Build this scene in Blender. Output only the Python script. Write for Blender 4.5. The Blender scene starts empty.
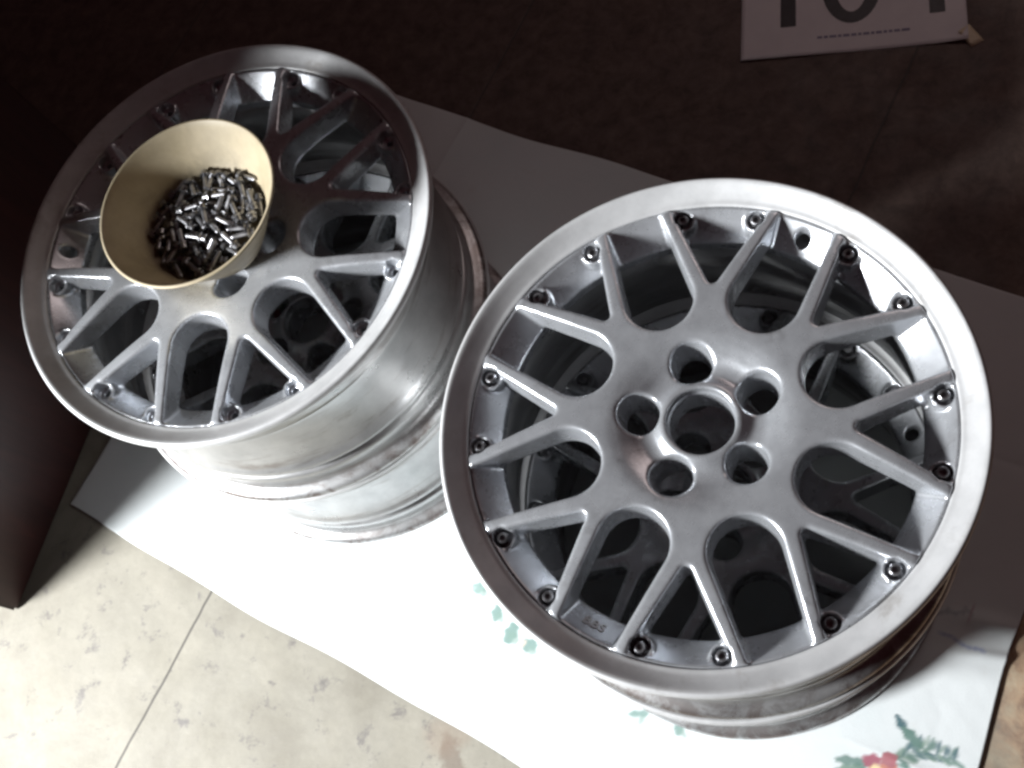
import bpy, bmesh, math, random
import numpy as np
from mathutils import Vector, Matrix
random.seed(7); rng = np.random.default_rng(7)
sc = bpy.context.scene
C = sc.collection
R = math.radians

# ------------------------------------------------------------------ camera
CAM_H = 1.3635
cd = bpy.data.cameras.new('camera'); cam = bpy.data.objects.new('camera', cd); C.objects.link(cam)
MW = np.array([[0.95943, 0.0, -0.28195], [0.10135, -0.93316, 0.34487], [-0.2631, -0.35946, -0.8953]])
cam.matrix_world = Matrix(((MW[0][0], -MW[0][1], -MW[0][2], 0), (MW[1][0], -MW[1][1], -MW[1][2], 0),
                           (MW[2][0], -MW[2][1], -MW[2][2], CAM_H), (0, 0, 0, 1)))
cd.sensor_width = 36; cd.lens = 1152.2/1024*36; cd.clip_start = .02; cd.clip_end = 100
sc.camera = cam

# ------------------------------------------------------------------ light
w = bpy.data.worlds.new('World'); sc.world = w; w.use_nodes = True
bg = w.node_tree.nodes['Background']
bg.inputs[0].default_value = (1.0, .28, .36, 1); bg.inputs[1].default_value = .018
def area(name, loc, target, size, power, color, shape='DISK', size_y=None):
    d = bpy.data.lights.new(name, 'AREA'); d.shape = shape; d.size = size; d.energy = power; d.color = color
    if size_y: d.size_y = size_y
    o = bpy.data.objects.new(name, d); C.objects.link(o); o.location = loc
    o.rotation_euler = (Vector(target)-Vector(loc)).to_track_quat('-Z', 'Y').to_euler()
    return o
area('doorway_light', (-1.975, -.567, 1.30), (-.5, .25, .1), .44, 152, (.965, .985, 1))
area('back_fill_light', (.42, 1.95, 1.50), (.05, 1.05, 0), .80, 2.9, (1, .82, .78))  # added fill lamp, brightens the back floor, paper and wheel tops
sc.view_settings.view_transform = 'Standard'; sc.view_settings.look = 'None'
sc.cycles.filter_width = 2.8
sc.view_settings.exposure = 0; sc.view_settings.gamma = 1
sc.render.resolution_x = 1024; sc.render.resolution_y = 768

# ------------------------------------------------------------------ helpers
def tag(o, label=None, cat=None, group=None, kind=None):
    if label: o['label'] = label
    if cat: o['category'] = cat
    if group: o['group'] = group
    if kind: o['kind'] = kind
    return o
def link_mesh(name, me, mats, parent=None, smooth=True):
    o = bpy.data.objects.new(name, me); C.objects.link(o)
    for m in (mats if isinstance(mats, (list, tuple)) else [mats]):
        if m.name not in [q.name for q in me.materials if q]: me.materials.append(m)
    if smooth: me.polygons.foreach_set('use_smooth', [True]*len(me.polygons))
    if parent: o.parent = parent
    return o
def obj(name, bm, mats, parent=None, smooth=True):
    bmesh.ops.recalc_face_normals(bm, faces=bm.faces)
    me = bpy.data.meshes.new(name); bm.to_mesh(me); bm.free()
    return link_mesh(name, me, mats, parent, smooth)
def empty(name, loc, rz=0):
    o = bpy.data.objects.new(name, None); C.objects.link(o); o.location = loc; o.rotation_euler = (0, 0, rz)
    o.empty_display_size = .05
    return o
def lathe(prof, n, closed=False, bm=None, cx=0, cy=0):
    bm = bm or bmesh.new()
    rings = []
    for r, z in prof:
        if r < 1e-6: rings.append([bm.verts.new((cx, cy, z))]); continue
        rings.append([bm.verts.new((cx+r*math.cos(2*math.pi*i/n), cy+r*math.sin(2*math.pi*i/n), z)) for i in range(n)])
    ps = list(zip(rings, rings[1:]+rings[:1])) if closed else list(zip(rings, rings[1:]))
    for a, b in ps:
        for i in range(n):
            j = (i+1) % n
            if len(a) == 1 and len(b) == 1: break
            if len(a) == 1: bm.faces.new((a[0], b[i], b[j]))
            elif len(b) == 1: bm.faces.new((a[i], a[j], b[0]))
            else: bm.faces.new((a[i], a[j], b[j], b[i]))
    return bm
def box(bm, x0, x1, y0, y1, z0, z1, bev=0):
    r = bmesh.ops.create_cube(bm, size=1)
    for v in r['verts']:
        v.co = ((x0+x1)/2+v.co.x*(x1-x0), (y0+y1)/2+v.co.y*(y1-y0), (z0+z1)/2+v.co.z*(z1-z0))
    if bev:
        es = list({e for v in r['verts'] for e in v.link_edges})
        bmesh.ops.bevel(bm, geom=es, offset=bev, segments=2, affect='EDGES')
def crom(pts, k=4):     # smooth a profile (Catmull-Rom)
    out = []
    P = [pts[0]]+list(pts)+[pts[-1]]
    for i in range(1, len(P)-2):
        p0, p1, p2, p3 = [np.array(P[j], float) for j in (i-1, i, i+1, i+2)]
        for s in range(k):
            t = s/k
            out.append(tuple(.5*((2*p1)+(-p0+p2)*t+(2*p0-5*p1+4*p2-p3)*t*t+(-p0+3*p1-3*p2+p3)*t**3)))
    out.append(tuple(pts[-1])); return out

# ------------------------------------------------------------------ materials
def mat(name):
    m = bpy.data.materials.new(name); m.use_nodes = True
    nt = m.node_tree; b = nt.nodes['Principled BSDF']
    return m, nt, b
def N(nt, t, **kw):
    n = nt.nodes.new(t)
    for k, v in kw.items():
        if k.startswith('i_'): n.inputs[int(k[2:])].default_value = v
        else: setattr(n, k, v)
    return n
def noise(nt, scale, detail=4, rough=.55, vec=None, dist=0):
    n = N(nt, 'ShaderNodeTexNoise'); n.inputs['Scale'].default_value = scale
    n.inputs['Detail'].default_value = detail; n.inputs['Roughness'].default_value = rough
    n.inputs['Distortion'].default_value = dist
    if vec: nt.links.new(vec, n.inputs['Vector'])
    return n.outputs['Fac']
def ramp(nt, fac, stops):
    r = N(nt, 'ShaderNodeValToRGB'); nt.links.new(fac, r.inputs[0])
    e = r.color_ramp.elements
    while len(e) < len(stops): e.new(.5)
    for q, (p, c) in zip(e, stops):
        q.position = p; q.color = (c, c, c, 1) if isinstance(c, (int, float)) else (*c, 1)
    return r.outputs[0]
def math_(nt, op, a, b=None, c=None):
    n = N(nt, 'ShaderNodeMath', operation=op)
    for i, v in enumerate((a, b, c)):
        if v is None: continue
        if isinstance(v, (int, float)): n.inputs[i].default_value = v
        else: nt.links.new(v, n.inputs[i])
    return n.outputs[0]
def mixc(nt, fac, a, b, mode='MIX'):
    n = N(nt, 'ShaderNodeMix', data_type='RGBA', blend_type=mode)
    for i, v in ((0, fac), (6, a), (7, b)):
        if isinstance(v, (int, float)): n.inputs[i].default_value = v
        elif isinstance(v, tuple): n.inputs[i].default_value = (*v, 1) if len(v) == 3 else v
        else: nt.links.new(v, n.inputs[i])
    return n.outputs[2]
def bump(nt, b, h, strength, dist=.001):
    n = N(nt, 'ShaderNodeBump'); n.inputs['Strength'].default_value = strength; n.inputs['Distance'].default_value = dist
    nt.links.new(h, n.inputs['Height']); nt.links.new(n.outputs[0], b.inputs['Normal'])
def coord(nt, which='Object'):
    return N(nt, 'ShaderNodeTexCoord').outputs[which]

def metal(name, c0, c1, metallic, r0, r1, grime=None, scale=30, ring=False, bs=.12, seam=False):
    m, nt, b = mat(name)
    v = coord(nt)
    f = noise(nt, scale, 6, .65, v)
    col = ramp(nt, f, [(.3, c0), (.7, c1)])
    if grime:
        gv_ = v
        if seam:
            mpp = N(nt, 'ShaderNodeMapping'); mpp.inputs['Scale'].default_value = (.55, .55, 5); nt.links.new(v, mpp.inputs[0]); gv_ = mpp.outputs[0]
        g = noise(nt, 14, 8, .7, gv_, .4)
        gm = ramp(nt, g, [(grime[1], 0), (grime[1]+.12, 1)])
        gs = math_(nt, 'MULTIPLY', gm, grime[2])
        col = mixc(nt, gs, col, grime[0])
    if seam:        # rusty dirt that collects on the inner flange
        sz = N(nt, 'ShaderNodeSeparateXYZ'); nt.links.new(v, sz.inputs[0])
        near = N(nt, 'ShaderNodeMapRange'); near.inputs[1].default_value = -.196; near.inputs[2].default_value = -.208
        near.inputs[3].default_value = 0; near.inputs[4].default_value = 1; nt.links.new(sz.outputs[2], near.inputs[0])
        d = math_(nt, 'MULTIPLY', near.outputs[0], ramp(nt, noise(nt, 26, 7, .75, v, .6), [(.46, 0), (.58, .85)]))
        col = mixc(nt, d, col, (.16, .115, .10))
    nt.links.new(col, b.inputs['Base Color'])
    b.inputs['Metallic'].default_value = metallic
    rr = ramp(nt, noise(nt, scale*.6, 5, .6, v), [(.3, r0), (.7, r1)])
    nt.links.new(rr, b.inputs['Roughness'])
    if ring:
        s = N(nt, 'ShaderNodeSeparateXYZ'); nt.links.new(v, s.inputs[0])
        rad = math_(nt, 'SQRT', math_(nt, 'ADD', math_(nt, 'MULTIPLY', s.outputs[0], s.outputs[0]), math_(nt, 'MULTIPLY', s.outputs[1], s.outputs[1])))
        cv = N(nt, 'ShaderNodeCombineXYZ'); nt.links.new(math_(nt, 'MULTIPLY', rad, 6), cv.inputs[0]); nt.links.new(math_(nt, 'MULTIPLY', s.outputs[2], 6), cv.inputs[1])
        h = noise(nt, 120, 3, .6, cv.outputs[0])
        h = math_(nt, 'ADD', h, math_(nt, 'MULTIPLY', noise(nt, 60, 5, .6, v), .8))
    else:
        h = noise(nt, 420, 3, .6, v)
        h = math_(nt, 'ADD', h, math_(nt, 'MULTIPLY', noise(nt, 35, 4, .6, v), 1.2))
    bump(nt, b, h, bs, .0006)
    return m
M_face = metal('silver_paint', (.46, .475, .50), (.58, .60, .63), .62, .22, .33, ((.16, .15, .145), .57, .55), 55)
M_lip = metal('brushed_lip_aluminium', (.50, .505, .51), (.62, .625, .63), .24, .38, .52, ((.24, .21, .18), .56, .5), 40, True, .07)
M_barrel = metal('dull_barrel_aluminium', (.40, .405, .41), (.55, .555, .555), .72, .24, .42, ((.17, .13, .11), .55, .55), 22, True, .25, True)
M_bolt = metal('steel_bolt', (.35, .34, .33), (.6, .59, .57), .9, .22, .4, None, 90)
M_loose = metal('oily_steel', (.10, .10, .105), (.50, .50, .52), .9, .20, .48, None, 110)
M_gap, nt, b = mat('gap_black'); b.inputs['Base Color'].default_value = (.02, .02, .022, 1); b.inputs['Roughness'].default_value = .6

# cream bowl
M_bowl, nt, b = mat('cream_plastic')
v = coord(nt)
c = ramp(nt, noise(nt, 20, 5, .6, v), [(.3, (.37, .31, .20)), (.7, (.47, .40, .28))])
g = ramp(nt, noise(nt, 30, 7, .7, v, .5), [(.43, 0), (.62, .75)])
sz = N(nt, 'ShaderNodeSeparateXYZ'); nt.links.new(v, sz.inputs[0])
low = ramp(nt, math_(nt, 'MULTIPLY', sz.outputs[2], 12), [(.25, 1), (.75, .22)])
c = mixc(nt, math_(nt, 'MULTIPLY', g, low), c, (.12, .10, .075))
nt.links.new(c, b.inputs['Base Color']); b.inputs['Roughness'].default_value = .5
bump(nt, b, noise(nt, 60, 4, .5, v), .1, .0006)

# floor slabs
M_floor, nt, b = mat('worn_concrete_slabs')
v = coord(nt)
s = N(nt, 'ShaderNodeSeparateXYZ'); nt.links.new(v, s.inputs[0])
X, Y = s.outputs[0], s.outputs[1]
wob = math_(nt, 'MULTIPLY', math_(nt, 'SUBTRACT', noise(nt, 9, 3, .6, v), .5), .008)
T = math_(nt, 'ADD', math_(nt, 'SUBTRACT', math_(nt, 'MULTIPLY', X, .934), math_(nt, 'MULTIPLY', Y, .3573)), wob)
Q = math_(nt, 'ADD', math_(nt, 'ADD', math_(nt, 'MULTIPLY', X, .3573), math_(nt, 'MULTIPLY', Y, .934)), wob)
base = ramp(nt, noise(nt, 5, 9, .68, v, .3), [(.28, (.16, .145, .115)), (.5, (.235, .22, .18)), (.72, (.30, .28, .23))])
fine = noise(nt, 70, 6, .7, v)
base = mixc(nt, ramp(nt, fine, [(.35, .0), (.75, .35)]), base, (.17, .155, .13))
sp = ramp(nt, noise(nt, 26, 5, .75, v, .2), [(.57, 0), (.68, .75)])
base = mixc(nt, sp, base, (.10, .09, .088))
def blob(cx, cy, rx, ry, ang, soft, warp=.02, scale=25):
    dx = math_(nt, 'SUBTRACT', X, cx); dy = math_(nt, 'SUBTRACT', Y, cy)
    nz = math_(nt, 'MULTIPLY', math_(nt, 'SUBTRACT', noise(nt, scale, 5, .7, v), .5), warp*2)
    dx = math_(nt, 'ADD', dx, nz); ca, sa = math.cos(ang), math.sin(ang)
    u = math_(nt, 'DIVIDE', math_(nt, 'ADD', math_(nt, 'MULTIPLY', dx, ca), math_(nt, 'MULTIPLY', dy, sa)), rx)
    w_ = math_(nt, 'DIVIDE', math_(nt, 'SUBTRACT', math_(nt, 'MULTIPLY', dy, ca), math_(nt, 'MULTIPLY', dx, sa)), ry)
    d = math_(nt, 'ADD', math_(nt, 'MULTIPLY', u, u), math_(nt, 'MULTIPLY', w_, w_))
    mr = N(nt, 'ShaderNodeMapRange'); mr.inputs[1].default_value = 1-soft; mr.inputs[2].default_value = 1+soft
    mr.inputs[3].default_value = 1; mr.inputs[4].default_value = 0; nt.links.new(d, mr.inputs[0])
    return mr.outputs[0]
# rust-brown ground to the right of the cloth, dimness of the floor far behind painted into its colour
br = blob(.75, .35, .62, 1.1, 0, .12, .10, 9)
rust = ramp(nt, noise(nt, 22, 8, .7, v, .5), [(.34, (.16, .085, .06)), (.5, (.42, .29, .19)), (.68, (.52, .43, .30))])
base = mixc(nt, br, base, rust)
back_shade = blob(-.3, 2.3, 3.2, 1.75, 0, .10, .06, 7)
base = mixc(nt, math_(nt, 'MULTIPLY', back_shade, .9), base, ramp(nt, noise(nt, 34, 8, .75, v, .3), [(.36, (.050, .028, .026)), (.66, (.14, .092, .078))]))
st = blob(-.452, .046, .012, .035, .35, .5, .02, 40)
base = mixc(nt, math_(nt, 'MULTIPLY', st, .5), base, (.10, .06, .04))
st = blob(-.463, .075, .03, .022, .35, .6, .03, 40)
base = mixc(nt, math_(nt, 'MULTIPLY', st, .22), base, (.22, .13, .08))
def line(val, at, wd):
    d = math_(nt, 'ABSOLUTE', math_(nt, 'SUBTRACT', val, at))
    mr = N(nt, 'ShaderNodeMapRange'); mr.inputs[1].default_value = wd*.4; mr.inputs[2].default_value = wd
    mr.inputs[3].default_value = 1; mr.inputs[4].default_value = 0; nt.links.new(d, mr.inputs[0]); return mr.outputs[0]
J = line(T, -.8415, .0022)
for vv, at in ((T, -1.40), (T, -.28), (T, .28), (T, .84), (Q, -.70), (Q, 1.6), (Q, .42)):
    J = math_(nt, 'MAXIMUM', J, line(vv, at, .0022))
base = mixc(nt, math_(nt, 'MULTIPLY', J, .85), base, (.06, .055, .05))
nt.links.new(base, b.inputs['Base Color'])
rr = ramp(nt, noise(nt, 12, 5, .6, v), [(.3, .55), (.7, .8)]); nt.links.new(rr, b.inputs['Roughness'])
hh = math_(nt, 'SUBTRACT', math_(nt, 'ADD', math_(nt, 'MULTIPLY', fine, .7), noise(nt, 14, 6, .6, v)), math_(nt, 'MULTIPLY', J, 1.5))
bump(nt, b, hh, .35, .002)

# tablecloth: print comes from a colour attribute that holds only the printed pattern
M_cloth, nt, b = mat('printed_cotton')
v = coord(nt)
at = N(nt, 'ShaderNodeAttribute', attribute_name='print')
f = noise(nt, 9, 6, .65, v, .3)
c = mixc(nt, ramp(nt, f, [(.45, 0), (.7, .22)]), at.outputs[0], (.52, .62, .62))
c = mixc(nt, ramp(nt, noise(nt, 24, 6, .7, v), [(.62, 0), (.8, .35)]), c, (.50, .45, .38))
nt.links.new(c, b.inputs['Base Color']); b.inputs['Roughness'].default_value = .85
wv = math_(nt, 'ADD', noise(nt, 900, 2, .5, v), math_(nt, 'MULTIPLY', noise(nt, 40, 4, .6, v), 1.5))
bump(nt, b, wv, .3, .0008)

M_paper, nt, b = mat('white_paper'); v = coord(nt)
nt.links.new(ramp(nt, noise(nt, 12, 5, .6, v), [(.3, (.70, .68, .71)), (.7, (.80, .78, .80))]), b.inputs['Base Color']); b.inputs['Roughness'].default_value = .7
M_ink, nt, b = mat('black_ink'); v = coord(nt)
nt.links.new(ramp(nt, noise(nt, 40, 5, .6, v), [(.3, (.018, .015, .02)), (.7, (.035, .03, .04))]), b.inputs['Base Color']); b.inputs['Roughness'].default_value = .5
M_inkfaint, nt, b = mat('faded_ink'); b.inputs['Base Color'].default_value = (.26, .25, .36, 1); b.inputs['Roughness'].default_value = .7
M_tape, nt, b = mat('masking_tape'); v = coord(nt)
nt.links.new(ramp(nt, noise(nt, 60, 5, .6, v), [(.3, (.60, .50, .34)), (.7, (.72, .63, .46))]), b.inputs['Base Color']); b.inputs['Roughness'].default_value = .5
M_wood, nt, b = mat('dark_stained_wood'); v = coord(nt)
mp = N(nt, 'ShaderNodeMapping'); mp.inputs['Scale'].default_value = (14, 14, 1.5); nt.links.new(v, mp.inputs[0])
nt.links.new(ramp(nt, noise(nt, 3, 8, .65, mp.outputs[0], 1.2), [(.3, (.020, .005, .005)), (.7, (.042, .011, .010))]), b.inputs['Base Color']); b.inputs['Roughness'].default_value = .45

# ------------------------------------------------------------------ floor
bm = bmesh.new()
bmesh.ops.create_grid(bm, x_segments=40, y_segments=40, size=6)
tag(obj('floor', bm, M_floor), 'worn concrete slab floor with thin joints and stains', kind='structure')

# ------------------------------------------------------------------ spoke face as an implicit surface (local: valve window at angle 0)
def smax(a, b, k):
    h = np.clip(.5-.5*(b-a)/k, 0, 1); return b*(1-h)+a*h+k*h*(1-h)
def smin(a, b, k): return -smax(-a, -b, k)
def surface_nets(F, org, st):
    nx, ny, nz = F.shape
    S = F < 0
    acc = np.zeros((nx-1, ny-1, nz-1, 3), np.float32); cnt = np.zeros((nx-1, ny-1, nz-1), np.float32)
    crosses = []
    for ax in range(3):
        a = [slice(None)]*3; b_ = [slice(None)]*3
        a[ax] = slice(0, -1); b_[ax] = slice(1, None)
        cr = S[tuple(a)] != S[tuple(b_)]
        idx = np.argwhere(cr); fa = F[tuple(a)][cr]; fb = F[tuple(b_)][cr]
        t = fa/(fa-fb)
        p = idx.astype(np.float32); p[:, ax] += t
        o1, o2 = [q for q in range(3) if q != ax]
        ids = []
        for d1, d2 in ((0, 0), (1, 0), (1, 1), (0, 1)):
            c = idx.copy(); c[:, o1] -= d1; c[:, o2] -= d2
            ids.append(c)
            ok = (c >= 0).all(1) & (c[:, 0] < nx-1) & (c[:, 1] < ny-1) & (c[:, 2] < nz-1)
            np.add.at(acc, tuple(c[ok].T), p[ok]); np.add.at(cnt, tuple(c[ok].T), 1)
        crosses.append((ids, fa < 0, ax))
    has = cnt > 0
    vid = -np.ones(has.shape, np.int64); vid[has] = np.arange(has.sum())
    V = (acc[has]/cnt[has][:, None])*np.array(st, np.float32)+np.array(org, np.float32)
    faces = []
    for ids, inside, ax in crosses:
        ok = np.ones(len(inside), bool)
        for c in ids: ok &= (c >= 0).all(1) & (c[:, 0] < nx-1) & (c[:, 1] < ny-1) & (c[:, 2] < nz-1)
        q = np.stack([vid[tuple(c[ok].T)] for c in ids], 1)
        fl = inside[ok] ^ (ax == 1)
        q[~fl] = q[~fl][:, ::-1]
        faces.append(q[:, ::-1])
    return V, np.concatenate(faces)
def face_mesh():
    h = .00125; L = .2135
    xs = np.arange(-L, L+h, h, dtype=np.float32); zs = np.arange(-.060, .002, .00125, dtype=np.float32)
    x, y = np.meshgrid(xs, xs, indexing='ij')
    r = np.hypot(x, y); th = np.arctan2(y, x)
    # plan distances (negative inside an opening)
    sec = 2*math.pi/8
    tw = (th+sec/2) % sec-sec/2              # around window axis (angle 0, 45, ...)
    u, v_ = r*np.cos(tw), np.abs(r*np.sin(tw))
    # uneven capsule, wide end inward
    c1, c2, r1, r2 = .1230, .235, .0318, .0250
    hgt = c2-c1; bb = (r1-r2)/hgt; aa = math.sqrt(1-bb*bb)
    py = u-c1; k = -bb*v_+aa*py
    k2 = v_*(-bb)+py*aa
    dW = np.where(k2*1.0 < 0, np.hypot(v_, py)-r1, np.where(k2 > aa*hgt, np.hypot(v_, py-hgt)-r2, v_*aa+py*bb-r1))
    tt = (th) % sec-sec/2                    # around the Y axis
    ut, vt = r*np.cos(tt), np.abs(r*np.sin(tt))
    # triangle: apex at ut=a0, sides widen
    a0, rad = .129, .0055
    ang = math.atan2(.0440-rad, .205-a0-rad)
    ap = a0+rad/math.sin(ang)*1.0
    ap = a0+rad
    nxx, nyy = -math.sin(ang), math.cos(ang)
    dT = np.where((ut-ap)*math.cos(ang)+vt*math.sin(ang) < 0, np.hypot(ut-ap, vt), (ut-ap)*nxx+vt*nyy)-rad
    lugs = np.full_like(r, 9)
    for k_ in range(5):
        a = math.radians(36+72*k_)
        lugs = np.minimum(lugs, np.hypot(x-.0553*math.cos(a), y-.0553*math.sin(a)))
    # top surface height
    hp = np.array(crom([(0, -.0125), (.020, -.0125), (.0335, -.0125), (.0385, -.0150), (.045, -.0180), (.054, -.0172), (.064, -.0125), (.076, -.0080), (.090, -.0060), (.13, -.0050), (.165, -.0063), (.205, -.0098), (.2105, -.0112), (.22, -.0125)], 8))
    hr = np.interp(r, hp[:, 0], hp[:, 1]).astype(np.float32)
    bolts = np.full_like(r, 9)
    for k_ in range(8):
        for s_ in (-1, 1):
            a = sec*(k_+.5)+s_*math.radians(9.6)
            bolts = np.minimum(bolts, np.hypot(x-.2005*math.cos(a), y-.2005*math.sin(a)))
    valve = np.hypot(x-.198, y)
    F = np.empty((len(xs), len(xs), len(zs)), np.float32)
    for i, z in enumerate(zs):
        dep = np.maximum(hr-z, 0)
        top = z-hr
        thick = np.interp(r, [0, .08, .1, .21], [.045, .040, .032, .026])
        plate = np.maximum(top, -(z-hr+thick))
        plate = smax(plate, r-.2104, .0015)
        wn = smax(-(dW+dep*.09), -(dT+dep*.09), .0)
        sp = smax(plate, wn, .0034)
        # ring: slopes down and inward
        zr = -.0135-np.clip(.2086-r, 0, .0246)*.95
        ring = np.maximum(np.maximum((z-zr)*.74, -(z-zr+.012)*.74), np.maximum(.1845-r, r-.2105))
        ring = np.maximum(ring, z+.0135)
        f = smin(sp, ring, .0035)
        boss = smax(bolts-.0108, np.maximum(z+.0175, -(z+.040)), .0015)
        boss = np.maximum(boss, r-.2100)
        f = smin(f, boss, .002)
        f = smax(f, -np.maximum(bolts-.0080, -(z+.0235)), .0012)       # bolt counterbore
        f = np.maximum(f, -(np.maximum(bolts-.0034, -(z+.06))))
        # clear the space above the counterbores where the spoke leans over
        f = np.maximum(f, -np.maximum(bolts-.0083, -(z+.0190)))
        f = smax(f, -(valve-.0068), .0012)
        lug_r = .0186-np.clip(dep-.0, 0, .03)*.10
        f = smax(f, -(lugs-lug_r), .0035)
        f = np.where(z > -.040, f, smax(f, -(lugs-.008), .001))
        step = .0302 if z > -.0215 else .0285
        f = smax(f, -(r-step), .002)
        f = np.maximum(f, r-.2105)
        F[:, :, i] = f
    V, Q_ = surface_nets(F, (xs[0], xs[0], zs[0]), (h, h, .00125))
    def snap(V):
        rr = np.hypot(V[:, 0], V[:, 1]); m_ = rr > .2098
        V[m_, :2] *= (.2104/rr[m_])[:, None]
        return V
    me = bpy.data.meshes.new('spoke_face')
    me.vertices.add(len(V)); me.vertices.foreach_set('co', V.ravel())
    me.loops.add(Q_.size); me.loops.foreach_set('vertex_index', Q_.ravel().astype(np.int32))
    me.polygons.add(len(Q_)); me.polygons.foreach_set('loop_start', np.arange(0, Q_.size, 4, dtype=np.int32))
    me.polygons.foreach_set('loop_total', np.full(len(Q_), 4, np.int32))
    me.update(calc_edges=True); me.validate()
    # light smoothing of the voxel steps
    bm = bmesh.new(); bm.from_mesh(me)
    for _ in range(2): bmesh.ops.smooth_vert(bm, verts=bm.verts, factor=.5, use_axis_x=True, use_axis_y=True, use_axis_z=True)
    bmesh.ops.recalc_face_normals(bm, faces=bm.faces)
    bm.to_mesh(me); bm.free()
    co = np.empty(len(me.vertices)*3, np.float32); me.vertices.foreach_get('co', co)
    me.vertices.foreach_set('co', snap(co.reshape(-1, 3)).ravel()); me.update()
    return me

# ------------------------------------------------------------------ wheel
WH = .2142
def make_wheel():
    root = empty('alloy_wheel', (0, 0, 0))
    f = link_mesh('spoke_face', face_mesh(), M_face, root)
    lip = crom([(.2112, -.0165), (.2114, -.0125), (.2160, -.0104), (.2220, -.0064), (.2265, -.0030), (.2298, -.0007), (.2325, 0.0), (.2346, -.0020), (.2352, -.0052), (.2346, -.0085), (.2318, -.0110), (.2255, -.0135), (.2195, -.0185), (.2172, -.0250)], 4)
    lipc = lip+[(.2125, -.0250), (.2118, -.0210)]
    obj('outer_lip', lathe(lipc, 192, True), M_lip, root)
    outer = [(.2166, -.0252), (.2164, -.046), (.2172, -.050), (.2158, -.055), (.2060, -.062), (.1975, -.072), (.1955, -.085), (.1965, -.105), (.2040, -.135), (.2110, -.152), (.2150, -.158), (.2165, -.163), (.2110, -.168), (.2105, -.174), (.2165, -.179), (.2165, -.196), (.2185, -.201), (.2265, -.2045), (.2300, -.2075), (.2310, -.2110), (.2300, -.2138), (.2270, -.2141)]
    inner = [(.2240, -.2110), (.2160, -.2070), (.2120, -.200), (.2115, -.182), (.2078, -.177), (.2078, -.166), (.2095, -.160), (.2060, -.153), (.1995, -.137), (.1925, -.106), (.1912, -.085), (.1930, -.074), (.2010, -.064), (.2095, -.056), (.2110, -.050), (.2110, -.0252)]
    obj('barrel', lathe(crom(outer, 3)+crom(inner, 2), 192, True), M_barrel, root)
    obj('gap_ring', lathe([(.2104, -.0175), (.2116, -.0175), (.2116, -.0260), (.2104, -.0260)], 128, True), M_gap, root)  # black ring filling the narrow gap between lip and spoke face
    return root
def bolt_bm():          # small 12-point bolt: flange, head with a socket, shank
    bm = bmesh.new(); n = 12
    prof = [(0, .0058), (.0024, .0058), (.0026, .0085), (.0042, .0085), (.0050, .0078), (.0052, .0022), (.0068, .0014), (.0070, 0), (.0030, 0), (.0030, -.020), (.0022, -.022), (0, -.022)]
    bm = lathe(prof, n, bm=bm)
    return bm
wheel_r = make_wheel()
kids = list(wheel_r.children)
me_bolt = bpy.data.meshes.new('bolt'); bmx = bolt_bm(); bmesh.ops.recalc_face_normals(bmx, faces=bmx.faces); bmx.to_mesh(me_bolt); bmx.free()
me_bolt.materials.append(M_loose)
def add_bolts(root, skip=()):
    k = 0
    for q in range(8):
        for s_ in (-1, 1):
            a = 2*math.pi/8*(q+.5)+s_*R(9.6)
            if k not in skip:
                o = bpy.data.objects.new('bolt', me_bolt); C.objects.link(o); o.parent = root
                o.location = (.2005*math.cos(a), .2005*math.sin(a), -.0233); o.rotation_euler = (0, 0, rng.random()*3)
            k += 1
def copy_wheel():
    r_ = wheel_r.copy(); C.objects.link(r_)
    for ch in kids:
        c_ = ch.copy(); C.objects.link(c_); c_.parent = r_
    return r_
LX, LY, RX, RY = -.6323, .53, -.1269, .3312
wheel_l = copy_wheel(); low_r = copy_wheel(); low_l = copy_wheel()
for o, x, y, z, a in ((wheel_r, RX+.0023, RY, 2*WH, 65.2), (wheel_l, LX, LY, 2*WH, 181), (low_r, RX+.001, RY-.001, WH, 20), (low_l, LX-.004, LY+.002, WH, 118)):
    o.location = (x, y, z); o.rotation_euler = (0, 0, R(a))
add_bolts(wheel_r); add_bolts(low_r, (3, 9))
G = 'stacked silver alloy wheels'
tag(wheel_r, 'silver multi-spoke alloy wheel with empty hub, on top of the right stack', 'wheel', G)
tag(wheel_l, 'silver multi-spoke alloy wheel carrying the cream bowl, on top of the left stack', 'wheel', G)
tag(low_r, 'lower alloy wheel of the right stack, mostly hidden under the wheel with the empty hub', 'wheel', G)
tag(low_l, 'lower alloy wheel of the left stack, its barrel showing below the wheel with the bowl', 'wheel', G)
# cast letters on the sloping ring of the right wheel (window at -115 deg in the photo)
def cast_letters(root, ang, text):
    cu = bpy.data.curves.new('cast_lettering', 'FONT'); cu.body = text; cu.size = .0135; cu.extrude = .0004; cu.offset = .0002
    cu.align_x = 'CENTER'; cu.align_y = 'CENTER'
    o = bpy.data.objects.new('cast_lettering', cu); C.objects.link(o)
    dg = bpy.context.evaluated_depsgraph_get(); dg.update()
    me = bpy.data.meshes.new_from_object(o.evaluated_get(dg)); bpy.data.objects.remove(o)
    rr_ = .1965; zr = -.0135-(.2086-rr_)*.95+.0006
    q = bpy.data.objects.new('cast_lettering', me); C.objects.link(q); me.materials.clear(); me.materials.append(M_lip)
    er = Vector((math.cos(ang), math.sin(ang), 0)); et = Vector((-math.sin(ang), math.cos(ang), 0))
    # letters read from the centre: x along tangent, up = towards the hub, normal = slope normal
    sl = math.atan(.95)
    up = (-er*math.cos(sl)-Vector((0, 0, 1))*math.sin(sl))
    nn = et.cross(up)
    m4 = Matrix((( et.x, up.x, nn.x, er.x*rr_), (et.y, up.y, nn.y, er.y*rr_), (et.z, up.z, nn.z, zr), (0, 0, 0, 1)))
    q.parent = root; q.matrix_local = m4
cast_letters(wheel_r, R(180), 'BBS')

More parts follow.
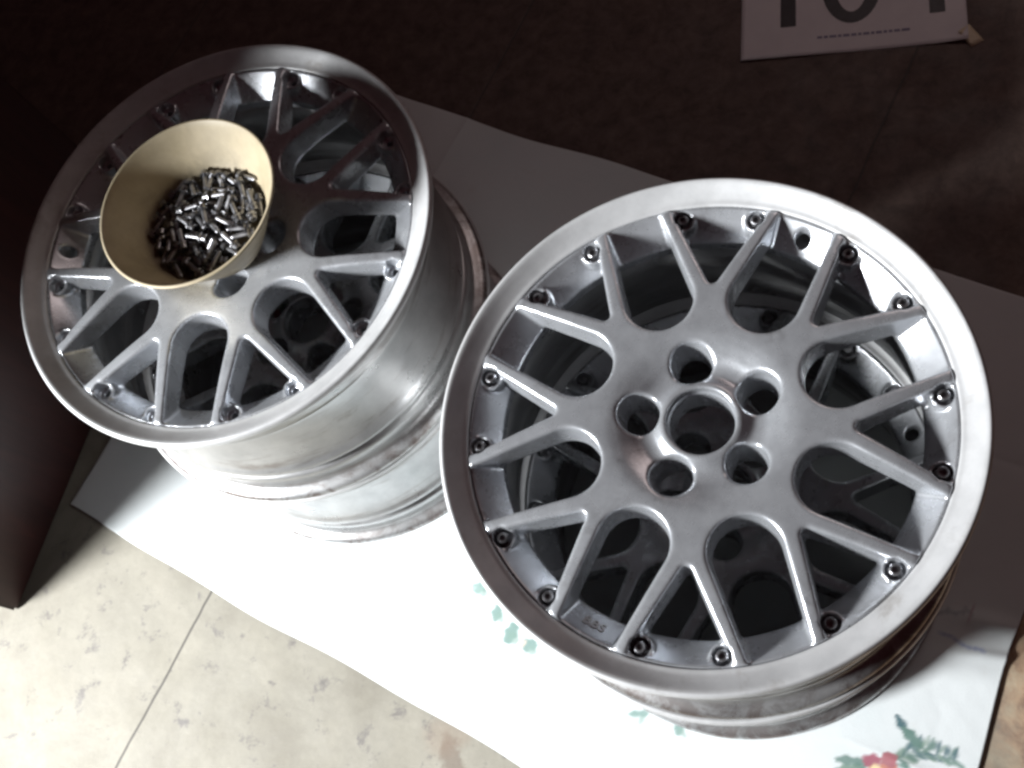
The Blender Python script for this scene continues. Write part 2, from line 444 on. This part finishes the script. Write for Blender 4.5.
# ------------------------------------------------------------------ bowl with bolts
BX, BY, BZ, BH = -.6250, .5240, 2*WH-.0135, .086
bowl = empty('bolt_bowl', (BX, BY, BZ))
RT = .0935
prof_o = crom([(0, .003), (.030, .003), (.034, 0), (.039, 0), (.043, .004), (.056, .024), (.0730, .052), (.0885, .079), (RT, BH-.001), (RT+.0012, BH), (RT+.0004, BH+.0016)], 4)
prof_i = crom([(RT-.0014, BH+.0016), (RT-.0032, BH-.0004), (.0860, .079), (.0705, .052), (.0535, .024), (.040, .0075), (.030, .006), (0, .006)], 4)
obj('bowl_body', lathe(prof_o+prof_i, 96), M_bowl, bowl)
tag(bowl, 'cream plastic bowl full of loose bolts, standing on the hub of the left wheel', 'bowl')
me_loose = me_bolt.copy(); me_loose.name = 'loose_bolt'; me_loose.materials.clear(); me_loose.materials.append(M_loose)
me_loose.transform(Matrix.Scale(.82, 4))
placed = np.zeros((0, 3)); prad = np.zeros(0); grp = 'loose bolts piled in the bowl'
offs = np.array([.0065, .0020, -.0030, -.008, -.013, -.018, -.0215]); rads = np.array([.0050, .0060, .0034, .0031, .0031, .0031, .0028])
offs *= .82; rads *= .82
def bowl_ri(z): return np.interp(z, [.006, .0075, .024, .052, .079, .086], [.028, .040, .0535, .0705, .0860, .091])
cnt = 0; spots = []
for att in range(14000):
    if cnt >= 230: break
    rr_ = .074*math.sqrt(rng.random()); aa_ = rng.random()*2*math.pi
    yaw = rng.random()*2*math.pi; tilt = (rng.normal()*.28)
    d = np.array([math.cos(yaw)*math.cos(tilt), math.sin(yaw)*math.cos(tilt), math.sin(tilt)])
    bx, by = rr_*math.cos(aa_), rr_*math.sin(aa_)
    P0 = np.array([bx, by, 0])+d*(offs[:, None]+.006)
    z = .080; ok_last = None
    while z > 0:
        P = P0+np.array([0, 0, z])
        ri = bowl_ri(P[:, 2])
        if (P[:, 2]-rads < .0058).any() or (np.hypot(P[:, 0], P[:, 1])+rads > ri-.0005).any(): break
        if len(placed):
            dd = np.linalg.norm(P[:, None]-placed[None], axis=2)-(rads[:, None]+prad[None])*.70
            if (dd < 0).any(): break
        ok_last = z; z -= .0015
    if ok_last is None: continue
    top = (P0[:, 2]+ok_last+rads).max()
    lim = .058-.13*rr_
    if top > lim: continue
    P = P0+np.array([0, 0, ok_last]); placed = np.vstack([placed, P]); prad = np.r_[prad, rads]
    spots.append((P0.mean(0)*0+np.array([bx, by, ok_last])+d*.006, d)); cnt += 1
print('BOLTS', cnt)
for k, (p, d) in enumerate(spots):
    o = bpy.data.objects.new('loose_bolt', me_loose); C.objects.link(o)
    o.location = (BX+p[0], BY+p[1], BZ+p[2])
    o.rotation_euler = Vector(d).to_track_quat('Z', 'Y').to_euler()
    tag(o, 'small loose steel bolt lying in the pile inside the cream bowl', 'bolt', grp)

# ------------------------------------------------------------------ tablecloth
tv = np.array([.9231, -.3846]); nv = np.array([.3846, .9231])
t0, t1, n0, n1 = -1.112, .078, -.0975, .663
st_ = .0024
ts = np.arange(t0, t1+st_, st_); ns = np.arange(n0, n1+st_, st_)
TT, NN = np.meshgrid(ts, ns, indexing='ij')
PX = TT*tv[0]+NN*nv[0]; PY = TT*tv[1]+NN*nv[1]
def fbm(x, y, seed, f0, oct_=4):
    q = np.zeros_like(x); rg = np.random.default_rng(seed); a = 1
    for o_ in range(oct_):
        for _ in range(4):
            an = rg.random()*6.28; ph = rg.random()*6.28; ff = f0*(2**o_)*(.7+.6*rg.random())
            q += a*np.sin(ff*(x*math.cos(an)+y*math.sin(an))+ph)
        a *= .5
    return q/8
Z = .0022+.0010*(fbm(PX, PY, 3, 14)+.6)
far = np.ones_like(Z)
for cx, cy in ((LX, LY), (RX, RY)):
    dd = np.hypot(PX-cx, PY-cy); far = np.minimum(far, np.clip((dd-.24)/.06, 0, 1)); 
Z = .0012+(Z-.0012)*far
# soft fold ridges near the right-hand end and a lifted right edge
ridge = np.exp(-((NN-(.27+.15*(TT-.0)))/.010)**2)*np.clip((TT+.10)/.1, 0, 1)
Z += .007*ridge*far
ridge2 = np.exp(-((NN-(.225+.3*TT))/.007)**2)*np.clip((TT+.06)/.08, 0, 1)
Z += .004*ridge2*far
Z += .0008*np.clip((TT-(t1-.05))/.05, 0, 1)**1.5
Z += .004*np.clip((NN-(n1-.05))/.05, 0, 1)**2*(.5+.5*np.sin(TT*9))
for q_, amp in ((.10, .0016), (.46, -.0014)):
    Z += amp*np.exp(-np.abs(NN-q_-.002*np.sin(TT*8))/.006)*far
for q_, amp in ((-.86, .0016), (-.50, .0014), (-.14, -.0012)):
    Z += amp*np.exp(-np.abs(TT-q_-.002*np.sin(NN*9))/.006)*far
Z += .0016*np.abs(fbm(PX, PY, 31, 30, 4))*far
Z = np.maximum(Z, .0011)
# edge wander
eb = (.0025*np.sin(TT*11+1)+.0015*np.sin(TT*27))
PXe = PX+nv[0]*eb; PYe = PY+nv[1]*eb
er_ = .010*np.sin(NN*14+.6)*np.clip((TT-(t1-.12))/.12, 0, 1)
PXe += tv[0]*er_; PYe += tv[1]*er_
col = np.zeros(PX.shape+(4,), np.float32); col[...] = (.68, .715, .72, 1)
def paint(mask, c, a=1.0):
    m_ = (mask*a)[..., None]; col[..., :3] = col[..., :3]*(1-m_)+np.array(c)*m_
wobx = .0018*fbm(PX, PY, 11, 160, 3); woby = .0018*fbm(PX, PY, 12, 160, 3)
def leaf(cx, cy, L, W, ang, c, a=1):
    dx = PX-cx+wobx; dy = PY-cy+woby; u = dx*math.cos(ang)+dy*math.sin(ang); v2 = -dx*math.sin(ang)+dy*math.cos(ang)
    s_ = u/L
    wd = W*np.sqrt(np.clip(1-s_*s_, 0, 1))*(1+.18*np.sin(u*520+cx*900))
    paint(np.clip((wd-np.abs(v2))/.0028+.35, 0, 1)*(np.abs(s_) < 1), c, a)
G1, G2, G3 = (.10, .19, .16), (.19, .28, .22), (.05, .12, .14)
def cluster(cx, cy, ang, seed, fruit=True, sc_=1.0):
    rg = np.random.default_rng(seed); ca, sa = math.cos(ang), math.sin(ang)
    def P(u, v): return cx+(u*ca-v*sa)*sc_, cy+(u*sa+v*ca)*sc_
    for k in range(15):                       # fern-like sprig to one side
        u = .022+.0045*k; v = .010*math.sin(k*.28)
        for s_ in (-1, 1):
            leaf(*P(u+rg.random()*.003, v+s_*(.005+.002*rg.random())), (.007+.005*rg.random())*sc_, (.0022+.0014*rg.random())*sc_, ang+s_*(.5+.6*rg.random()), (G1, G2, G3)[rg.integers(3)], .9)
    for k in range(6):
        a = ang+2.6+rg.random()*1.2; d = .028+.012*rg.random()
        leaf(cx+d*math.cos(a)*sc_, cy+d*math.sin(a)*sc_, .018*sc_, .006*sc_, a, (G1, G2)[rg.integers(2)], .9)
    if fruit:
        leaf(*P(-.002, -.012), .013*sc_, .011*sc_, 0, (.66, .50, .26)); leaf(*P(.010, -.010), .011*sc_, .011*sc_, 1, (.55, .22, .15))
        leaf(*P(-.006, .004), .010*sc_, .009*sc_, .3, (.34, .09, .13)); leaf(*P(.013, .002), .010*sc_, .009*sc_, 2, (.36, .12, .14))
        leaf(*P(-.004, -.006), .006*sc_, .005*sc_, 0, (.80, .62, .35))
cluster(.025, .086, .20, 5, True, .9)
leaf(.051, .128, .012, .0045, -1.1, G3); leaf(.060, .115, .014, .006, -.9, G1)
cluster(-.62, .02+.10, 2.0, 9, True, .001)
for (x, y, L, W, a) in ((-.441, .253, .011, .0085, .5), (-.416, .222, .012, .0075, 1.3), (-.396, .198, .015, .0090, 1.2), (-.372, .185, .010, .0085, .2), (-.233, .121, .013, .0045, .1), (-.186, .108, .010, .006, 1.3)):
    leaf(x, y, L*1.0, W*1.0, a, (.12, .23, .20), .85); leaf(x+.004, y-.006, L*.6, W*.7, a+1, (.20, .30, .26), .7)
for x, y in ((-.428, .234), (-.381, .186), (-.41, .238)): leaf(x, y, .006, .004, .4, (.78, .60, .52), .7)
# pale trailing stems, almost washed out
for (x, y, a) in ((-.46, .21, 1.1), (-.35, .13, 1.9), (-.52, .15, 2.4), (-.30, .07, 1.0), (-.22, .05, 1.4), (-.58, .22, .4), (-.75, .27, 1.7), (-.10, .03, 2.2), (-.85, .33, .6)):
    for k in range(7):
        leaf(x+.013*k*math.cos(a+.1*k), y+.013*k*math.sin(a+.1*k), .010, .0028, a+.5*(-1)**k, (.62, .72, .72), .3)
# violet-blue scribble print at the right end
for k in range(9): leaf(.098+.0055*k, .226-.0026*k+.002*math.sin(k), .0048, .0022, -.4, (.33, .38, .55), .8)
for k in range(6): leaf(.100+.006*k, .250+.002*math.sin(k*2), .006, .0026, .4+k, (.38, .42, .45), .7)
leaf(.131, .248, .016, .0012, 1.25, (.45, .28, .34), .9)
cluster(.09, .50, 1.8, 21); cluster(-.36, .66, 2.9, 22); cluster(-.80, .62, .8, 23)
nt_, nn_ = PX.shape
V = np.stack([PXe, PYe, Z], -1).reshape(-1, 3)
ii = np.arange(nt_*nn_).reshape(nt_, nn_)
Qd = np.stack([ii[:-1, :-1], ii[1:, :-1], ii[1:, 1:], ii[:-1, 1:]], -1).reshape(-1, 4)
me = bpy.data.meshes.new('tablecloth')
me.vertices.add(len(V)); me.vertices.foreach_set('co', V.ravel().astype(np.float32))
me.loops.add(Qd.size); me.loops.foreach_set('vertex_index', Qd.ravel().astype(np.int32))
me.polygons.add(len(Qd)); me.polygons.foreach_set('loop_start', np.arange(0, Qd.size, 4, dtype=np.int32)); me.polygons.foreach_set('loop_total', np.full(len(Qd), 4, np.int32))
me.update(calc_edges=True)
ca_ = me.color_attributes.new('print', 'FLOAT_COLOR', 'POINT'); ca_.data.foreach_set('color', col.reshape(-1))
cl = link_mesh('tablecloth', me, M_cloth)
md = cl.modifiers.new('thick', 'SOLIDIFY'); md.thickness = .0009; md.offset = -1
tag(cl, 'white tablecloth printed with green leaves and red fruit, spread flat under the wheel stacks', 'tablecloth')

# ------------------------------------------------------------------ numbered paper
pa = empty('numbered_paper', (0, 1.085, 0), R(1.0))
bm = bmesh.new(); nxp, nyp = 40, 28; W_, H_ = .297, .21
y0 = -.0755
def pz(x, y): return .0018+.0012*math.sin(x*21+1)*math.sin(y*17)+(.004*max(0, (x-.10)/.05)**2 if x > .10 else 0)*max(0, 1-(y-y0)/.08)
gv = [[bm.verts.new((-.1485+W_*i/nxp, y0+H_*j/nyp, pz(-.1485+W_*i/nxp, y0+H_*j/nyp))) for j in range(nyp+1)] for i in range(nxp+1)]
for i in range(nxp):
    for j in range(nyp): bm.faces.new((gv[i][j], gv[i+1][j], gv[i+1][j+1], gv[i][j+1]))
sh = obj('sheet', bm, M_paper, pa); md = sh.modifiers.new('t', 'SOLIDIFY'); md.thickness = .0003; md.offset = -1
def flat(name, polys, m, zoff=.0004):
    bm = bmesh.new()
    for pts in polys:
        bm.faces.new([bm.verts.new((x, y, 0)) for x, y in pts])
    bmesh.ops.triangulate(bm, faces=bm.faces)
    for _ in range(3):
        bmesh.ops.subdivide_edges(bm, edges=[e for e in bm.edges if e.calc_length() > .012], cuts=1, use_grid_fill=False)
        bmesh.ops.triangulate(bm, faces=bm.faces)
    for v_ in bm.verts: v_.co.z = pz(v_.co.x, v_.co.y)+zoff
    return obj(name, bm, m, pa)
bl = y0+.050   # baseline of the numerals
dh_ = .125
flat('numeral', [[(-.0945, bl), (-.0735, bl), (-.0735, bl+dh_), (-.0945, bl+dh_)], [(-.0946, bl+dh_*.79), (-.0946, bl+dh_*.97), (-.1120, bl+dh_*.85), (-.1120, bl+dh_*.70)]], M_ink)
polys = []
for k in range(36):
    a0, a1 = k/36*2*math.pi, (k+1)/36*2*math.pi
    f_ = lambda a, rx, ry: (.0015+rx*math.cos(a), bl+dh_/2-.001+ry*math.sin(a))
    polys.append([f_(a0, .021, .046), f_(a0, .040, .0645), f_(a1, .040, .0645), f_(a1, .021, .046)])
flat('numeral', polys, M_ink)
x4 = .112
flat('numeral', [[(x4-.010, bl), (x4+.010, bl), (x4+.010, bl+dh_), (x4-.008, bl+dh_), (x4-.010, bl+dh_-.004)],
                 [(x4-.0475, bl+.028), (x4-.0101, bl+.028), (x4-.0101, bl+.046), (x4-.0475, bl+.046)],
                 [(x4+.0101, bl+.028), (x4+.022, bl+.028), (x4+.022, bl+.046), (x4+.0101, bl+.046)],
                 [(x4-.0475, bl+.0461), (x4-.029, bl+.0461), (x4-.0101, bl+dh_*.74), (x4-.0101, bl+dh_)]], M_ink)
polys = []
x = -.045
while x < .068:
    L_ = .004+.008*random.random()
    polys.append([(x, bl-.0245), (x+L_, bl-.0245), (x+L_, bl-.0205), (x, bl-.0205)]); x += L_+.0022
flat('faded_caption', polys, M_inkfaint)
bm = bmesh.new()
q = [(.136, y0+.013), (.152, y0-.010), (.168, y0-.001), (.150, y0+.024)]
vs = [bm.verts.new((x_, y_, z_)) for (x_, y_), z_ in zip(q, (.0064, .0006, .0006, .0050))]
bm.faces.new(vs); bmesh.ops.subdivide_edges(bm, edges=bm.edges[:], cuts=3, use_grid_fill=True)
tp = obj('tape', bm, M_tape, pa); md = tp.modifiers.new('t', 'SOLIDIFY'); md.thickness = .0004
tag(pa, 'white paper sheet with large black numerals lying on the dark floor behind the wheels', 'paper sheet')

# ------------------------------------------------------------------ dark cabinet at the left edge
cb = empty('wooden_cabinet', (-1.107, .187, 0), R(-10.4))
bm = bmesh.new(); box(bm, -1.05, 0, 0, .60, .001, 1.42, .004); obj('carcass', bm, M_wood, cb, False)
bm = bmesh.new(); box(bm, -1.07, .014, -.014, .615, 1.422, 1.445, .005); obj('top_board', bm, M_wood, cb, False)
for x0, x1 in ((-1.04, -.529), (-.521, -.010)):
    bm = bmesh.new(); box(bm, x0, x1, -.018, -.002, .06, 1.40, .003); d_ = obj('door', bm, M_wood, cb, False)
    xh = x1-.03 if x0 < -.9 else x0+.03
    bm = bmesh.new(); box(bm, xh-.005, xh+.005, -.036, -.020, .75, .90, .003); obj('handle', bm, M_bolt, d_, False)
tag(cb, 'dark brown wooden cabinet whose foot shows at the left edge beside the cloth', 'cabinet')
